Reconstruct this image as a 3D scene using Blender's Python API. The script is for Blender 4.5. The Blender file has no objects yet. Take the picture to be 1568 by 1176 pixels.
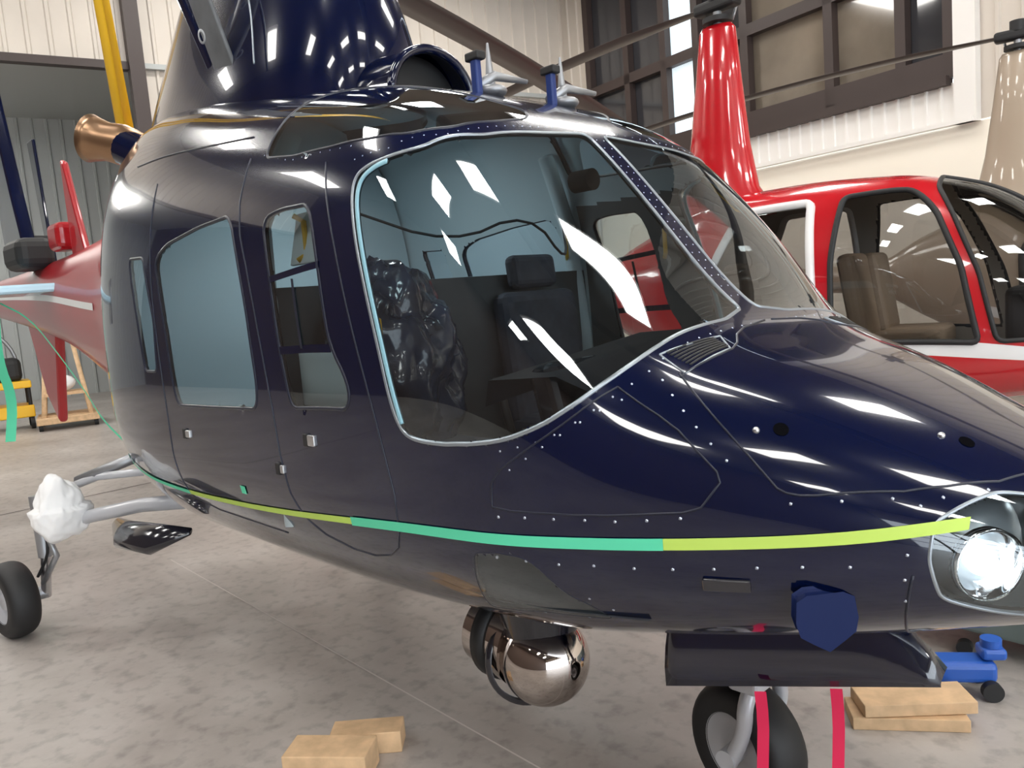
import bpy, bmesh, math, random, bisect
from mathutils import Vector, Matrix, Euler
from mathutils import noise as NZ
random.seed(4)
sc=bpy.context.scene
try:
    sc.view_settings.view_transform='Standard'
    sc.view_settings.look='None'
except Exception: pass
# ---------------------------------------------------------------- materials
MATS={}
def mat(name,col,rough=.5,metal=0,coat=0,emit=0,noise=0,nscale=8,bump=0,spec=.5,dark=.6):
    if name in MATS: return MATS[name]
    m=bpy.data.materials.new(name); m.use_nodes=True; nt=m.node_tree; b=nt.nodes['Principled BSDF']
    b.inputs['Base Color'].default_value=(*col,1); b.inputs['Roughness'].default_value=rough
    b.inputs['Metallic'].default_value=metal; b.inputs['Coat Weight'].default_value=coat
    b.inputs['Coat Roughness'].default_value=.03
    b.inputs['Specular IOR Level'].default_value=spec
    if emit:
        b.inputs['Emission Color'].default_value=(*col,1); b.inputs['Emission Strength'].default_value=emit
    if noise or bump:
        tc=nt.nodes.new('ShaderNodeTexCoord'); n=nt.nodes.new('ShaderNodeTexNoise'); n.inputs['Scale'].default_value=nscale; n.inputs['Detail'].default_value=6
        nt.links.new(tc.outputs['Object'],n.inputs['Vector'])
        if noise:
            mx=nt.nodes.new('ShaderNodeMix'); mx.data_type='RGBA'
            mx.inputs[6].default_value=(*[c*dark for c in col],1); mx.inputs[7].default_value=(*col,1)
            rp=nt.nodes.new('ShaderNodeValToRGB'); rp.color_ramp.elements[0].position=.5-noise; rp.color_ramp.elements[1].position=.5+noise
            nt.links.new(n.outputs['Fac'],rp.inputs[0]); nt.links.new(rp.outputs[0],mx.inputs[0]); nt.links.new(mx.outputs[2],b.inputs['Base Color'])
        if bump:
            bp=nt.nodes.new('ShaderNodeBump'); bp.inputs['Strength'].default_value=bump; nt.links.new(n.outputs['Fac'],bp.inputs['Height']); nt.links.new(bp.outputs[0],b.inputs['Normal'])
    MATS[name]=m; return m
def glass(name,tint,refl=1.0,rough=.0):
    m=bpy.data.materials.new(name); m.use_nodes=True; nt=m.node_tree; nt.nodes.clear()
    o=nt.nodes.new('ShaderNodeOutputMaterial'); mx=nt.nodes.new('ShaderNodeMixShader'); t=nt.nodes.new('ShaderNodeBsdfTransparent'); g=nt.nodes.new('ShaderNodeBsdfGlossy')
    t.inputs[0].default_value=(*tint,1); g.inputs['Roughness'].default_value=rough; g.inputs[0].default_value=(.92,.97,1,1)
    f=nt.nodes.new('ShaderNodeFresnel'); f.inputs[0].default_value=1.5
    ml=nt.nodes.new('ShaderNodeMath'); ml.operation='MULTIPLY_ADD'; ml.inputs[1].default_value=refl; ml.inputs[2].default_value=.03; ml.use_clamp=True
    nt.links.new(f.outputs[0],ml.inputs[0]); nt.links.new(ml.outputs[0],mx.inputs[0]); nt.links.new(t.outputs[0],mx.inputs[1]); nt.links.new(g.outputs[0],mx.inputs[2]); nt.links.new(mx.outputs[0],o.inputs[0])
    MATS[name]=m; return m
NAVY=mat('navy_paint',(.0009,.0045,.032),.18,0,1.0,noise=.3,nscale=1.2,dark=.55,spec=.15)
REDP=mat('red_paint',(.50,.008,.015),.2,0,1)
REDT=mat('red_tail_paint',(.36,.006,.012),.3,0,.6)
TANP=mat('tan_paint',(.40,.32,.24),.3,0,.6)
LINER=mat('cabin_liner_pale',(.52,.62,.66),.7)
LINERD=mat('cockpit_liner_shaded',(.085,.10,.11),.7)  # same liner with the cockpit's dimness put into its colour
BLK=mat('black_rubber',(.012,.012,.013),.6)
BLKG=mat('black_gloss',(.012,.012,.018),.15,0,.6)
SILV=mat('silver_metal',(.62,.63,.65),.28,1)
LGREY=mat('light_grey_paint',(.50,.51,.54),.35,.2,.3)
CHROME=mat('chrome_dome',(.50,.45,.42),.05,1)
GREYM=mat('grey_metal',(.35,.36,.38),.4,.7)
FRAME=mat('window_seal_silver',(.32,.36,.40),.3,.6)
FRAMED=mat('window_frame_dark',(.012,.015,.03),.35)
RIV=mat('rivet_silver',(.55,.60,.70),.35,1)
SEAT=mat('seat_fabric',(.03,.035,.055),.75,noise=.2,nscale=20)
TANL=mat('tan_leather',(.50,.38,.27),.55)
PLAS=mat('clear_plastic_wrap',(.035,.05,.09),.22,0,.5,noise=.2,nscale=7,dark=.25,bump=.8)
YEL=mat('yellow_plastic',(.85,.50,.02),.4)
TY=mat('yellow_green_tape',(.50,.70,.12),.6); TG=mat('mint_green_tape',(.10,.66,.40),.6)
WOOD=mat('pine_wood',(.74,.50,.29),.7,noise=.2,nscale=14,dark=.7)
RAG=mat('white_cloth',(.9,.9,.9),.9,bump=.5,nscale=20)
BLUE=mat('dark_blue_plastic',(.003,.010,.06),.5,spec=.15)
BLUEP=mat('blue_bracket_paint',(.008,.03,.16),.35)
BLUEJ=mat('blue_jack_paint',(.02,.10,.45),.35)
REDR=mat('red_ribbon',(.75,.01,.08),.6)
BRONZE=mat('bronze_exhaust',(.36,.22,.13),.32,.9)
WHITEP=mat('white_paint',(.8,.8,.8),.3,0,.5)
BLADE=mat('rotor_blade_brown',(.05,.038,.034),.4)
GREYP=mat('grey_panel',(.14,.15,.16),.5,noise=.2)
PALE=mat('seal_reflection',(.26,.50,.60),.35)  # pale reflection on the seal, put into its colour
WSG=glass('windshield_glass',(.72,.76,.77),1.6)
CABG=glass('cabin_window_glass',(.80,.88,.90),1.5)
ROOFG=glass('roof_window_tinted',(.60,.82,.90),4.0)
TINT=glass('tinted_bubble_glass',(.6,.6,.6),1.2)
# ---------------------------------------------------------------- helpers
def link(o,parent=None):
    bpy.context.collection.objects.link(o)
    if parent: o.parent=parent
    return o
def empty(name,loc=(0,0,0),rot=0):
    e=bpy.data.objects.new(name,None); e.location=loc; e.rotation_euler=(0,0,rot); e.empty_display_size=.2
    return link(e)
def mesh(name,V,F,mats,parent=None,smooth=True,mi=None,loc=None,rot=None):
    me=bpy.data.meshes.new(name); me.from_pydata([tuple(v) for v in V],[],F)
    if not isinstance(mats,(list,tuple)): mats=[mats]
    for m in mats: me.materials.append(m)
    if mi: me.polygons.foreach_set('material_index',mi)
    me.polygons.foreach_set('use_smooth',[smooth]*len(F)); me.update()
    o=bpy.data.objects.new(name,me)
    if loc: o.location=loc
    if rot: o.rotation_euler=rot
    return link(o,parent)
def fromV(bm,name,m,parent,smooth=False,bevel=0,loc=None,rot=None):
    me=bpy.data.meshes.new(name); bm.to_mesh(me); bm.free(); me.materials.append(m)
    me.polygons.foreach_set('use_smooth',[smooth]*len(me.polygons))
    o=bpy.data.objects.new(name,me)
    if loc is not None: o.location=loc
    if rot is not None: o.rotation_euler=rot
    link(o,parent)
    if bevel:
        b=o.modifiers.new('b','BEVEL'); b.width=bevel; b.segments=3; b.limit_method='ANGLE'
    return o
def box(name,c,s,m,parent=None,bevel=0,rot=None):
    bm=bmesh.new(); bmesh.ops.create_cube(bm,size=1)
    for v in bm.verts: v.co=Vector((v.co.x*s[0],v.co.y*s[1],v.co.z*s[2]))
    return fromV(bm,name,m,parent,False,bevel,c,rot)
def cyl(name,p0,p1,r0,m,parent=None,r1=None,seg=24,cap=True):
    p0=Vector(p0);p1=Vector(p1); r1=r0 if r1 is None else r1
    d=(p1-p0).normalized(); q=d.to_track_quat('Z','Y'); V=[];F=[]
    for k in range(seg):
        a=2*math.pi*k/seg; u=q@Vector((math.cos(a),math.sin(a),0)); V.append(p0+u*r0); V.append(p1+u*r1)
    for k in range(seg):
        n=(k+1)%seg; F.append((2*k,2*n,2*n+1,2*k+1))
    nf=len(F)
    if cap: F.append(tuple(2*k for k in range(seg))[::-1]); F.append(tuple(2*k+1 for k in range(seg)))
    o=mesh(name,V,F,m,parent)
    if cap:
        for f in o.data.polygons[nf:]: f.use_smooth=False
        o.data.set_sharp_from_angle(angle=.9)
    return o
def tube(name,pts,r,m,parent=None,closed=False,seg=8,flat=1):
    pts=[Vector(p) for p in pts]; n=len(pts); V=[];F=[]
    prev=None
    for i,p in enumerate(pts):
        a=pts[(i-1)%n] if (closed or i>0) else p; b=pts[(i+1)%n] if (closed or i<n-1) else p
        d=(b-a).normalized()
        nn=d.orthogonal().normalized() if prev is None else (prev-d*prev.dot(d)).normalized()
        prev=nn; bb=d.cross(nn)
        rr=r[i] if isinstance(r,list) else r
        for k in range(seg):
            t=2*math.pi*k/seg; V.append(p+nn*math.cos(t)*rr+bb*math.sin(t)*rr*flat)
    for i in range(n if closed else n-1):
        j=(i+1)%n; off=0
        if closed and i==n-1: off=min(range(seg),key=lambda s:(V[j*seg+s]-V[i*seg]).length)
        for k in range(seg): F.append((i*seg+k,i*seg+(k+1)%seg,j*seg+(k+1+off)%seg,j*seg+(k+off)%seg))
    if not closed: F.append(tuple(range(seg))[::-1]); F.append(tuple((n-1)*seg+k for k in range(seg)))
    return mesh(name,V,F,m,parent)
def sphere(name,c,r,m,parent=None,scale=(1,1,1),seg=32,rot=None):
    bm=bmesh.new(); bmesh.ops.create_uvsphere(bm,u_segments=seg,v_segments=seg//2,radius=r)
    for v in bm.verts: v.co=Vector((v.co.x*scale[0],v.co.y*scale[1],v.co.z*scale[2]))
    return fromV(bm,name,m,parent,True,0,c,rot)
def lathe(name,prof,m,parent,loc,axis=(0,1,0),seg=40):
    q=Vector(axis).normalized().to_track_quat('Z','Y'); V=[];F=[]
    for (r,h) in prof:
        for k in range(seg):
            a=2*math.pi*k/seg; V.append(q@Vector((r*math.cos(a),r*math.sin(a),h)))
    for i in range(len(prof)-1):
        for k in range(seg): F.append((i*seg+k,i*seg+(k+1)%seg,(i+1)*seg+(k+1)%seg,(i+1)*seg+k))
    return mesh(name,V,F,m,parent,loc=loc)
def smoothline(pts,closed=False,it=2):
    pts=[Vector(p) for p in pts]
    for _ in range(it):
        o=[];n=len(pts)
        if not closed: o.append(pts[0])
        for i in range(n if closed else n-1):
            a=pts[i];b=pts[(i+1)%n]; o+= [a*.75+b*.25,a*.25+b*.75]
        if not closed: o.append(pts[-1])
        pts=o
    return pts
def wheel(name,c,r,w,parent,axis=(0,1,0)):
    prof=[]
    for k in range(17):
        t=math.pi*k/16; prof.append((r-.28*r+.28*r*math.sin(t)**.7 if 0<k<16 else r*.6,-w/2*math.cos(t)))
    prof=[(r*.55,-w*.42)]+prof+[(r*.55,w*.42)]
    lathe(name+'_tyre',prof,BLK,parent,c,axis)
    lathe(name+'_hub',[(0.001,-w*.3),(r*.2,-w*.34),(r*.25,-w*.2),(r*.48,-w*.22),(r*.56,-w*.44),(r*.58,-w*.44),(r*.58,w*.44),(r*.56,w*.44),(r*.48,w*.22),(r*.25,w*.2),(r*.2,w*.34),(.001,w*.3)],LGREY,parent,c,axis)
# ---------------------------------------------------------------- lofted body
class Body:
    def __init__(s,ST,smooth=None):
        s.ST=ST; s.XS=[q[0] for q in ST]; s.SL=[None]+[s.slopes(c) for c in range(1,7)]; s.cache={}; s.pc={}; s.sm=smooth
    def slopes(s,col):
        n=len(s.ST); d=[];m=[0]*n
        for i in range(n-1): d.append((s.ST[i+1][col]-s.ST[i][col])/(s.XS[i+1]-s.XS[i]))
        m[0]=d[0]; m[-1]=d[-1]
        for i in range(1,n-1): m[i]=0 if d[i-1]*d[i]<=0 else 2*d[i-1]*d[i]/(d[i-1]+d[i])
        return m
    def P(s,a):
        k=round(a,5)
        if k in s.pc: return s.pc[k]
        if s.sm and s.sm[0]<a<s.sm[1]:
            r=[0]*6; W=0; f=min(1,(a-s.sm[0])/.4,(s.sm[1]-a)/.4)
            for q in range(-6,7):
                w=math.exp(-(q/3.0)**2); W+=w; v=s.P0(a+q*.035*f)
                for i in range(6): r[i]+=w*v[i]
            r=[x/W for x in r]
        else: r=s.P0(a)
        s.pc[k]=r; return r
    def P0(s,a):
        XS=s.XS; a=min(max(a,XS[0]),XS[-1]); i=min(max(bisect.bisect_right(XS,a)-1,0),len(XS)-2)
        h=XS[i+1]-XS[i]; t=(a-XS[i])/h; r=[]
        for c in range(1,7):
            y0,y1=s.ST[i][c],s.ST[i+1][c]; m0,m1=s.SL[c][i]*h,s.SL[c][i+1]*h
            r.append((2*t**3-3*t*t+1)*y0+(t**3-2*t*t+t)*m0+(-2*t**3+3*t*t)*y1+(t**3-t*t)*m1)
        return r
    def curve(s,a,N=240):
        k0=round(a,5)
        if k0 in s.cache: return s.cache[k0]
        w,zb,zt,zw,nu,nl=s.P(a); pts=[]
        for k in range(N+1):
            th=math.pi/2-math.pi*k/N; c=abs(math.cos(th)); q=abs(math.sin(th))
            if k==0 or k==N: c=0
            if th>=0: pts.append((w*c**(2/nu), zw+(zt-zw)*q**(2/nu)))
            else: pts.append((w*c**(2/nl), zw-(zw-zb)*q**(2/nl)))
        L=[0]
        for k in range(N): L.append(L[-1]+math.hypot(pts[k+1][0]-pts[k][0],pts[k+1][1]-pts[k][1]))
        s.cache[k0]=(pts,L); return pts,L
    def at(s,a,v,side=-1,off=0):
        pts,L=s.curve(a); t=min(max(v,0),1)*L[-1]; k=min(max(bisect.bisect_right(L,t)-1,0),len(L)-2)
        f=(t-L[k])/max(L[k+1]-L[k],1e-9)
        p=Vector((-a,side*(pts[k][0]+(pts[k+1][0]-pts[k][0])*f),pts[k][1]+(pts[k+1][1]-pts[k][1])*f))
        if off:
            e=.01; du=s.at(a+e,v,side)-s.at(a-e,v,side); dv=s.at(a,min(v+.006,1),side)-s.at(a,max(v-.006,0),side)
            n=du.cross(dv).normalized()
            ctr=Vector((-a,0,s.P(a)[3]))
            if n.dot(p-ctr)<0: n=-n
            p=p+n*off
        return p
    def v(s,a,y,z):
        pts,L=s.curve(a)
        if y is None:
            for k in range(len(pts)-1):
                if pts[k][1]>=z>=pts[k+1][1] and pts[k][1]>pts[k+1][1]:
                    return (L[k]+(L[k+1]-L[k])*(pts[k][1]-z)/(pts[k][1]-pts[k+1][1]))/L[-1]
            return .5
        best=1e9;bv=0
        for k in range(len(pts)-1):
            ax,ay=pts[k];bx,by=pts[k+1]; dx,dy=bx-ax,by-ay; l2=dx*dx+dy*dy
            t=0 if l2<1e-14 else min(max(((y-ax)*dx+(z-ay)*dy)/l2,0),1)
            d=(ax+dx*t-y)**2+(ay+dy*t-z)**2
            if d<best: best=d; bv=(L[k]+(L[k+1]-L[k])*t)/L[-1]
        return bv
    def line(s,pts,step=.02,it=0):
        q=[(p[0],s.v(*p)) for p in pts]
        if it: q=[(p.x,p.y) for p in smoothline([Vector((a,b,0)) for a,b in q],False,it)]
        out=[]
        for i in range(len(q)-1):
            d=math.hypot(q[i+1][0]-q[i][0],(q[i+1][1]-q[i][1])*2.3); n=max(1,int(d/step))
            for k in range(n): out.append((q[i][0]+(q[i+1][0]-q[i][0])*k/n,q[i][1]+(q[i+1][1]-q[i][1])*k/n))
        out.append(q[-1]); return out
    def zline(s,pts,step=.02):
        q=smoothline([Vector((a,z,0)) for a,z in pts],False,2); out=[]
        for i in range(len(q)-1):
            n=max(1,int((q[i+1]-q[i]).length/step))
            for k in range(n):
                p=q[i].lerp(q[i+1],k/n); out.append((p.x,s.v(p.x,None,p.y)))
        out.append((q[-1].x,s.v(q[-1].x,None,q[-1].y))); return out
    def build(s,name,xs,M,wins,facemat,mats,parent,inner,Lm=2.3,innermat=None):
        polys=[(nm,[Vector((p[0],p[1]*Lm)) for p in poly],gm) for (nm,poly,gm) in wins]
        G=[[Vector((a,j/M*Lm)) for j in range(M+1)] for a in xs]
        dv=Lm/M
        def inside(p,q):
            c=False;n=len(q);j=n-1
            for i in range(n):
                if (q[i].y>p.y)!=(q[j].y>p.y) and p.x<(q[j].x-q[i].x)*(p.y-q[i].y)/(q[j].y-q[i].y)+q[i].x: c=not c
                j=i
            return c
        cell={}
        for (nm,q,gm) in polys:
            ax0=min(p.x for p in q)-.03; ax1=max(p.x for p in q)+.03; y0=min(p.y for p in q)-.03; y1=max(p.y for p in q)+.03
            for i,a in enumerate(xs):
                if a<ax0 or a>ax1: continue
                for j in range(max(1,int(y0/dv)),min(M,int(y1/dv)+1)):
                    p=G[i][j]; best=None;bd=.0068
                    for k in range(len(q)):
                        A_=q[k];AB=q[(k+1)%len(q)]-A_; L2=AB.length_squared
                        if L2==0: continue
                        t=min(max((p-A_).dot(AB)/L2,0),1); d=(p-A_-AB*t).length
                        if d<bd: bd=d;best=A_+AB*t
                    if best is not None: G[i][j]=best
            for i in range(len(xs)-1):
                if xs[i]<ax0 or xs[i]>ax1: continue
                for j in range(max(0,int(y0/dv)-1),min(M,int(y1/dv)+2)):
                    c=(G[i][j]+G[i+1][j]+G[i+1][j+1]+G[i][j+1])/4
                    if inside(c,q): cell[(i,j)]=nm
        W=M+1; V=[s.at(p.x,p.y/Lm) for row in G for p in row]
        for i in range(len(xs)):
            V[i*W].y=0; V[i*W+M].y=0
        nv=len(V); V2=V+[Vector((p.x,-p.y,p.z)) for p in V]
        F=[];mi=[];GF={}
        for i in range(len(xs)-1):
            for j in range(M):
                a,b,c,d=i*W+j,(i+1)*W+j,(i+1)*W+j+1,i*W+j+1
                f1=(a,b,c,d); f2=(a+nv,d+nv,c+nv,b+nv)
                if (i,j) in cell: GF.setdefault(cell[(i,j)],[]).extend([f1,f2])
                else:
                    m=facemat(xs[i],j/M); F+=[f1,f2]; mi+=[m,m]
        o=mesh(name,V2,F,mats,parent,mi=mi)
        bm=bmesh.new(); bm.from_mesh(o.data); bmesh.ops.remove_doubles(bm,verts=bm.verts,dist=1e-5)
        loose=[v for v in bm.verts if not v.link_faces]; bmesh.ops.delete(bm,geom=loose,context='VERTS')
        bm.to_mesh(o.data)
        if inner:
            bm.normal_update()
            for v in bm.verts: v.co=v.co-v.normal*.016
            bmesh.ops.reverse_faces(bm,faces=bm.faces)
            me=bpy.data.meshes.new(name+'_liner'); bm.to_mesh(me); me.materials.clear()
            for q in inner: me.materials.append(q)
            me.polygons.foreach_set('material_index',[innermat(f.center) if innermat else 0 for f in me.polygons])
            link(bpy.data.objects.new(name+'_liner',me),parent)
        bm.free()
        for (nm,q,gm) in polys:
            if nm not in GF: continue
            fs=GF[nm]; used=sorted({i for f in fs for i in f}); mp={u:k for k,u in enumerate(used)}
            mesh(nm,[V2[u] for u in used],[tuple(mp[i] for i in f) for f in fs],gm,parent)
        return o
def dense(poly,step=.02):
    o=[];n=len(poly)
    for i in range(n):
        p,q=poly[i],poly[(i+1)%n]; d=math.hypot(p[0]-q[0],(p[1]-q[1])*2.3); k=max(1,int(d/step))
        for t in range(k): o.append((p[0]+(q[0]-p[0])*t/k,p[1]+(q[1]-p[1])*t/k))
    return o
def rnd(pts,it=2,step=.07): return [(p.x,p.y) for p in smoothline([Vector((a,b,0)) for a,b in dense(pts,step)],True,it)]
# ---------------------------------------------------------------- MAIN HELICOPTER
A=Body([(0.12,0.02,.96,.99,.975,2,2),(0.16,0.10,.925,1.02,.98,2,2),(0.27,0.23,.87,1.10,.985,2.1,2),(0.5,0.40,.80,1.23,1.0,2.4,2),
(0.8,0.57,.73,1.37,1.01,3.0,2.1),(1.15,.725,.66,1.50,1.02,3.8,2.1),(1.45,.81,.61,1.84,1.04,5.4,2.2),(1.74,.83,.58,2.15,1.06,5.0,2.2),
(2.0,.84,.56,2.28,1.07,4.4,2.2),(2.3,.845,.545,2.36,1.08,4.0,2.2),(3.0,.84,.53,2.48,1.1,3.8,2.2),(3.6,.83,.53,2.60,1.1,3.4,2.2),
(4.1,.80,.56,2.66,1.2,3.0,2.2),(4.4,.71,.62,2.64,1.35,2.6,2.2),(4.8,.55,.76,2.55,1.5,2.3,2.2),(5.2,.40,.88,2.42,1.6,2.2,2.1),
(6.0,.27,1.08,2.28,1.7,2,2),(7.5,.2,1.48,2.2,1.85,2,2),(10.6,.1,1.85,2.15,2.0,2,2)],smooth=(.5,4.6))
H=empty('helicopter')
def av(pts): return [(p[0],A.v(*p)) for p in pts]
W_wind=rnd(av([(1.900,.79,1.925),(1.895,.77,1.968),(1.854,.76,1.991),(1.781,.74,2.005),(1.704,.69,2.016),(1.655,.51,2.043),(1.668,.25,2.075),(1.685,.04,2.10),(1.576,.04,1.985),(1.455,.04,1.844),(1.305,.04,1.661),(1.168,.04,1.525),(1.138,.17,1.503),(1.134,.30,1.495),(1.131,.40,1.484),(1.128,.49,1.465),(1.132,.56,1.442),(1.145,.62,1.419),(1.164,.66,1.392),(1.191,.70,1.364),(1.224,.73,1.340),(1.258,.75,1.317),(1.295,.77,1.300),(1.344,.79,1.281),(1.398,.80,1.268),(1.468,.81,1.259),(1.567,.82,1.252),(1.653,.83,1.254),(1.708,.83,1.268),(1.741,.83,1.309),(1.765,.83,1.385),(1.781,.83,1.463),(1.799,.83,1.540),(1.819,.83,1.617),(1.841,.82,1.70),(1.866,.82,1.783),(1.885,.80,1.854)]),2,.05)
W_sky=rnd(av([(2.445,.75,2.115),(2.449,.71,2.175),(2.44,.62,2.26),(2.36,.50,2.31),(2.143,.42,2.29),(1.942,.36,2.24),(1.844,.28,2.20),(1.78,.20,2.17),(1.725,.26,2.13),(1.702,.42,2.105),(1.702,.59,2.072),(1.763,.68,2.063),(1.882,.72,2.072),(2.053,.74,2.080),(2.26,.75,2.089)]),2,.05)
W_pil=rnd(av([(2.39,.80,1.91),(2.29,.79,1.925),(2.11,.79,1.92),(2.06,.81,1.75),(2.02,.83,1.51),(1.94,.83,1.40),(1.95,.83,1.325),(2.27,.84,1.315),(2.31,.84,1.50),(2.34,.83,1.71)]))
W_pax=rnd(av([(3.32,.81,1.86),(3.19,.81,1.91),(2.90,.80,1.94),(2.63,.79,1.95),(2.57,.82,1.81),(2.52,.83,1.64),(2.49,.84,1.38),(2.51,.84,1.30),(3.20,.84,1.28),(3.23,.84,1.36),(3.25,.83,1.57),(3.29,.82,1.75)]))
W_rear=rnd(av([(3.64,.80,1.89),(3.46,.80,1.88),(3.37,.83,1.62),(3.39,.83,1.41),(3.53,.83,1.41),(3.57,.82,1.63)]),2,.05)
W_low=rnd(av([(1.494,.81,.981),(1.509,.80,.931),(1.534,.76,.865),(1.571,.69,.79),(1.461,.70,.804),(1.370,.70,.822),(1.19,.63,.835),(1.214,.69,.874),(1.254,.72,.898),(1.293,.76,.955),(1.333,.78,.99),(1.408,.80,.993)]),2,.04)
W_light=rnd(av([(.55,.41,1.10),(.47,.30,1.15),(.34,.19,1.13),(.24,.17,1.03),(.24,.17,.95),(.32,.20,.90),(.45,.33,.90),(.54,.41,.95),(.555,.43,1.03)]),2,.05)
wins=[('windshield_glass',W_wind,WSG),('roof_window_glass',W_sky,ROOFG),('pilot_door_glass',W_pil,CABG),('cabin_door_glass',W_pax,CABG),('rear_cabin_glass',W_rear,CABG),('chin_window_glass',W_low,CABG),('landing_light_cover',W_light,WSG)]
xs=[];a=.12
while a<10.6:
    xs.append(a); a+= .006 if a<.2 else .0125 if a<3.8 else .04 if a<6 else .2
xs.append(10.6)
def fm(a,v): return 1 if a>4.95 else 0
A.build('fuselage',xs,190,wins,fm,[NAVY,REDT],H,[LINER,LINERD],innermat=lambda c:1 if (c.x>-2.46 and .84<c.z<1.98) else 0)  # dark liner at cockpit height; pale above and below brightens roof and chin windows
def onsurf(poly,off=0,side=-1): return [A.at(p[0],p[1],side,off) for p in poly]
for nm,poly,r,m in [('windshield_seal',W_wind,.0065,FRAME),('roof_window_seal',W_sky,.006,FRAMED),('pilot_door_seal',W_pil,.007,FRAMED),('cabin_door_seal',W_pax,.007,FRAMED),('rear_window_seal',W_rear,.007,FRAMED),('chin_window_seal',W_low,.004,FRAMED),('landing_light_seal',W_light,.005,FRAME)]:
    for side,sn in ((-1,'right'),(1,'left')):
        tube(nm+'_'+sn,onsurf(dense(poly),-.003,side),r,m,H,True)
for side,sn in ((-1,'right'),(1,'left')):
    pl=A.line([(1.80,.745,2.0),(1.85,.76,1.985),(1.885,.775,1.96),(1.893,.79,1.92),(1.88,.80,1.854),(1.837,.82,1.70),(1.795,.83,1.54),(1.761,.83,1.385),(1.733,.83,1.30)],.03,2)
    tube('windshield_rear_edge_'+sn,[A.at(a-.014,v,side,-.004) for a,v in pl],.012,PALE,H,flat=.6)
def ribL(name,B,L,w,off,m,parent,side=-1,vert=True):
    V=[];F=[]
    for (a,v) in L:
        Lc=B.curve(a)[1][-1]; h=w/2/Lc
        if vert: V+= [B.at(a,v-h,side,off),B.at(a,v+h,side,off)]
        else: V+=[B.at(a-w/2,v,side,off),B.at(a+w/2,v,side,off)]
    for i in range(len(L)-1): F.append((2*i,2*i+2,2*i+3,2*i+1))
    return mesh(name,V,F,m,parent)
def ribbon(name,B,pts,w,off,m,parent,side=-1,step=.02,vert=True,it=0): return ribL(name,B,B.line(pts,step,it),w,off,m,parent,side,vert)
def seam(name,pts,r=.0026,m=None,it=1):
    for side,sn in ((-1,'right'),(1,'left')):
        tube(name+'_'+sn,[A.at(a,v,side,.0) for a,v in A.line(pts,.02,it)],r,m or FRAMED,H,seg=6)
TL=A.zline([(.50,1.10),(.71,1.07),(1.0,1.05),(1.31,1.035),(1.65,1.02),(1.99,.995),(2.51,.95),(2.9,.925),(3.27,.91),(3.69,.915),(4.0,.94),(4.25,.98),(4.42,1.02)],.02)
for nm,a0,a1,w_,off,m in (('front',.5,1.03,.026,.004,TY),('mid',1.0,2.01,.027,.005,TG),('rear',1.98,3.3,.021,.004,TY),('aft',3.27,4.5,.019,.005,TG)):
    ribL('masking_tape_'+nm,A,[q for q in TL if a0<=q[0]<=a1],w_,off,m,H)
Vt=[]
tp=smoothline([(-4.4,-.69,1.02),(-4.8,-.66,1.1),(-5.6,-.5,1.2),(-6.5,-.38,1.4),(-7.3,-.36,1.72),(-7.55,-.5,1.86)],it=2)
for p in tp: Vt+=[p+Vector((0,0,.008)),p-Vector((0,0,.008))]
mesh('masking_tape_tail',Vt,[(2*i,2*i+1,2*i+3,2*i+2) for i in range(len(tp)-1)],TG,H)
Vt=[]
tp=smoothline([(-7.5,-.55,1.9),(-7.45,-.6,1.4),(-7.5,-.52,1.1),(-7.42,-.6,.75)],it=2)
for p in tp: Vt+=[p+Vector((-.03,-.03,0)),p+Vector((.03,.03,0))]
mesh('masking_tape_hanging',Vt,[(2*i,2*i+1,2*i+3,2*i+2) for i in range(len(tp)-1)],TG,H)
ribbon('tape_patch',A,[(2.68,.83,1.0),(2.72,.83,1.0)],.03,.003,TG,H)
# seams
seam('hood_seam',[(1.052,.52,1.402),(.975,.55,1.342),(.878,.56,1.253),(.824,.56,1.196),(.80,.55,1.165),(.755,.53,1.156),(.683,.47,1.157),(.578,.40,1.159),(.439,.24,1.157),(.38,.02,1.17)])
seam('side_panel_seam',[(1.136,.64,1.386),(1.187,.71,1.343),(1.236,.75,1.302),(1.313,.78,1.25),(1.407,.80,1.184),(1.415,.80,1.136),(1.415,.80,1.10),(1.2,.74,1.108),(1.06,.69,1.115),(.946,.64,1.123),(.922,.62,1.158),(.901,.60,1.193),(.955,.61,1.249),(1.013,.62,1.31),(1.136,.64,1.386)],it=1)
seam('hood_vent_seam',[(1.111,.51,1.445),(1.096,.42,1.46),(1.084,.29,1.468),(1.033,.33,1.44),(1.036,.44,1.422),(1.042,.51,1.401),(1.111,.51,1.445)],.0028,FRAME,it=0)
seam('hood_rear_seam',[(1.045,.53,1.40),(1.03,.40,1.43),(1.03,.30,1.44),(1.09,.2,1.475),(1.11,.02,1.49)],.003)
seam('lower_nose_seam',[(.58,.44,1.0),(.60,.43,.92),(.66,.25,.80),(.66,.02,.775)],.003)
seam('cockpit_door_rear_seam',[(2.55,.68,2.10),(2.57,.79,1.93),(2.48,.83,1.72),(2.41,.84,1.40),(2.37,.84,1.07),(2.26,.81,.93),(2.0,.78,.88),(1.82,.79,.92),(1.76,.81,1.03),(1.83,.82,1.31),(1.90,.82,1.55),(1.96,.81,1.76),(2.02,.79,1.92),(2.06,.75,2.03)],.003)
seam('cabin_door_seam',[(3.36,.72,2.16),(3.38,.81,1.9),(3.34,.83,1.4),(3.32,.82,.98),(3.25,.78,.86),(2.5,.79,.86)],.003)
seam('cabin_door_track',[(2.6,.68,2.20),(3.1,.68,2.25),(3.7,.66,2.28)],.004)
for k in range(7):
    seam('vent_slat_%d'%k,[(1.104-.009*k,.49-.002*k,1.443-.005*k),(1.086-.007*k,.32,1.462-.004*k)],.003,BLK,it=0)
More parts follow.
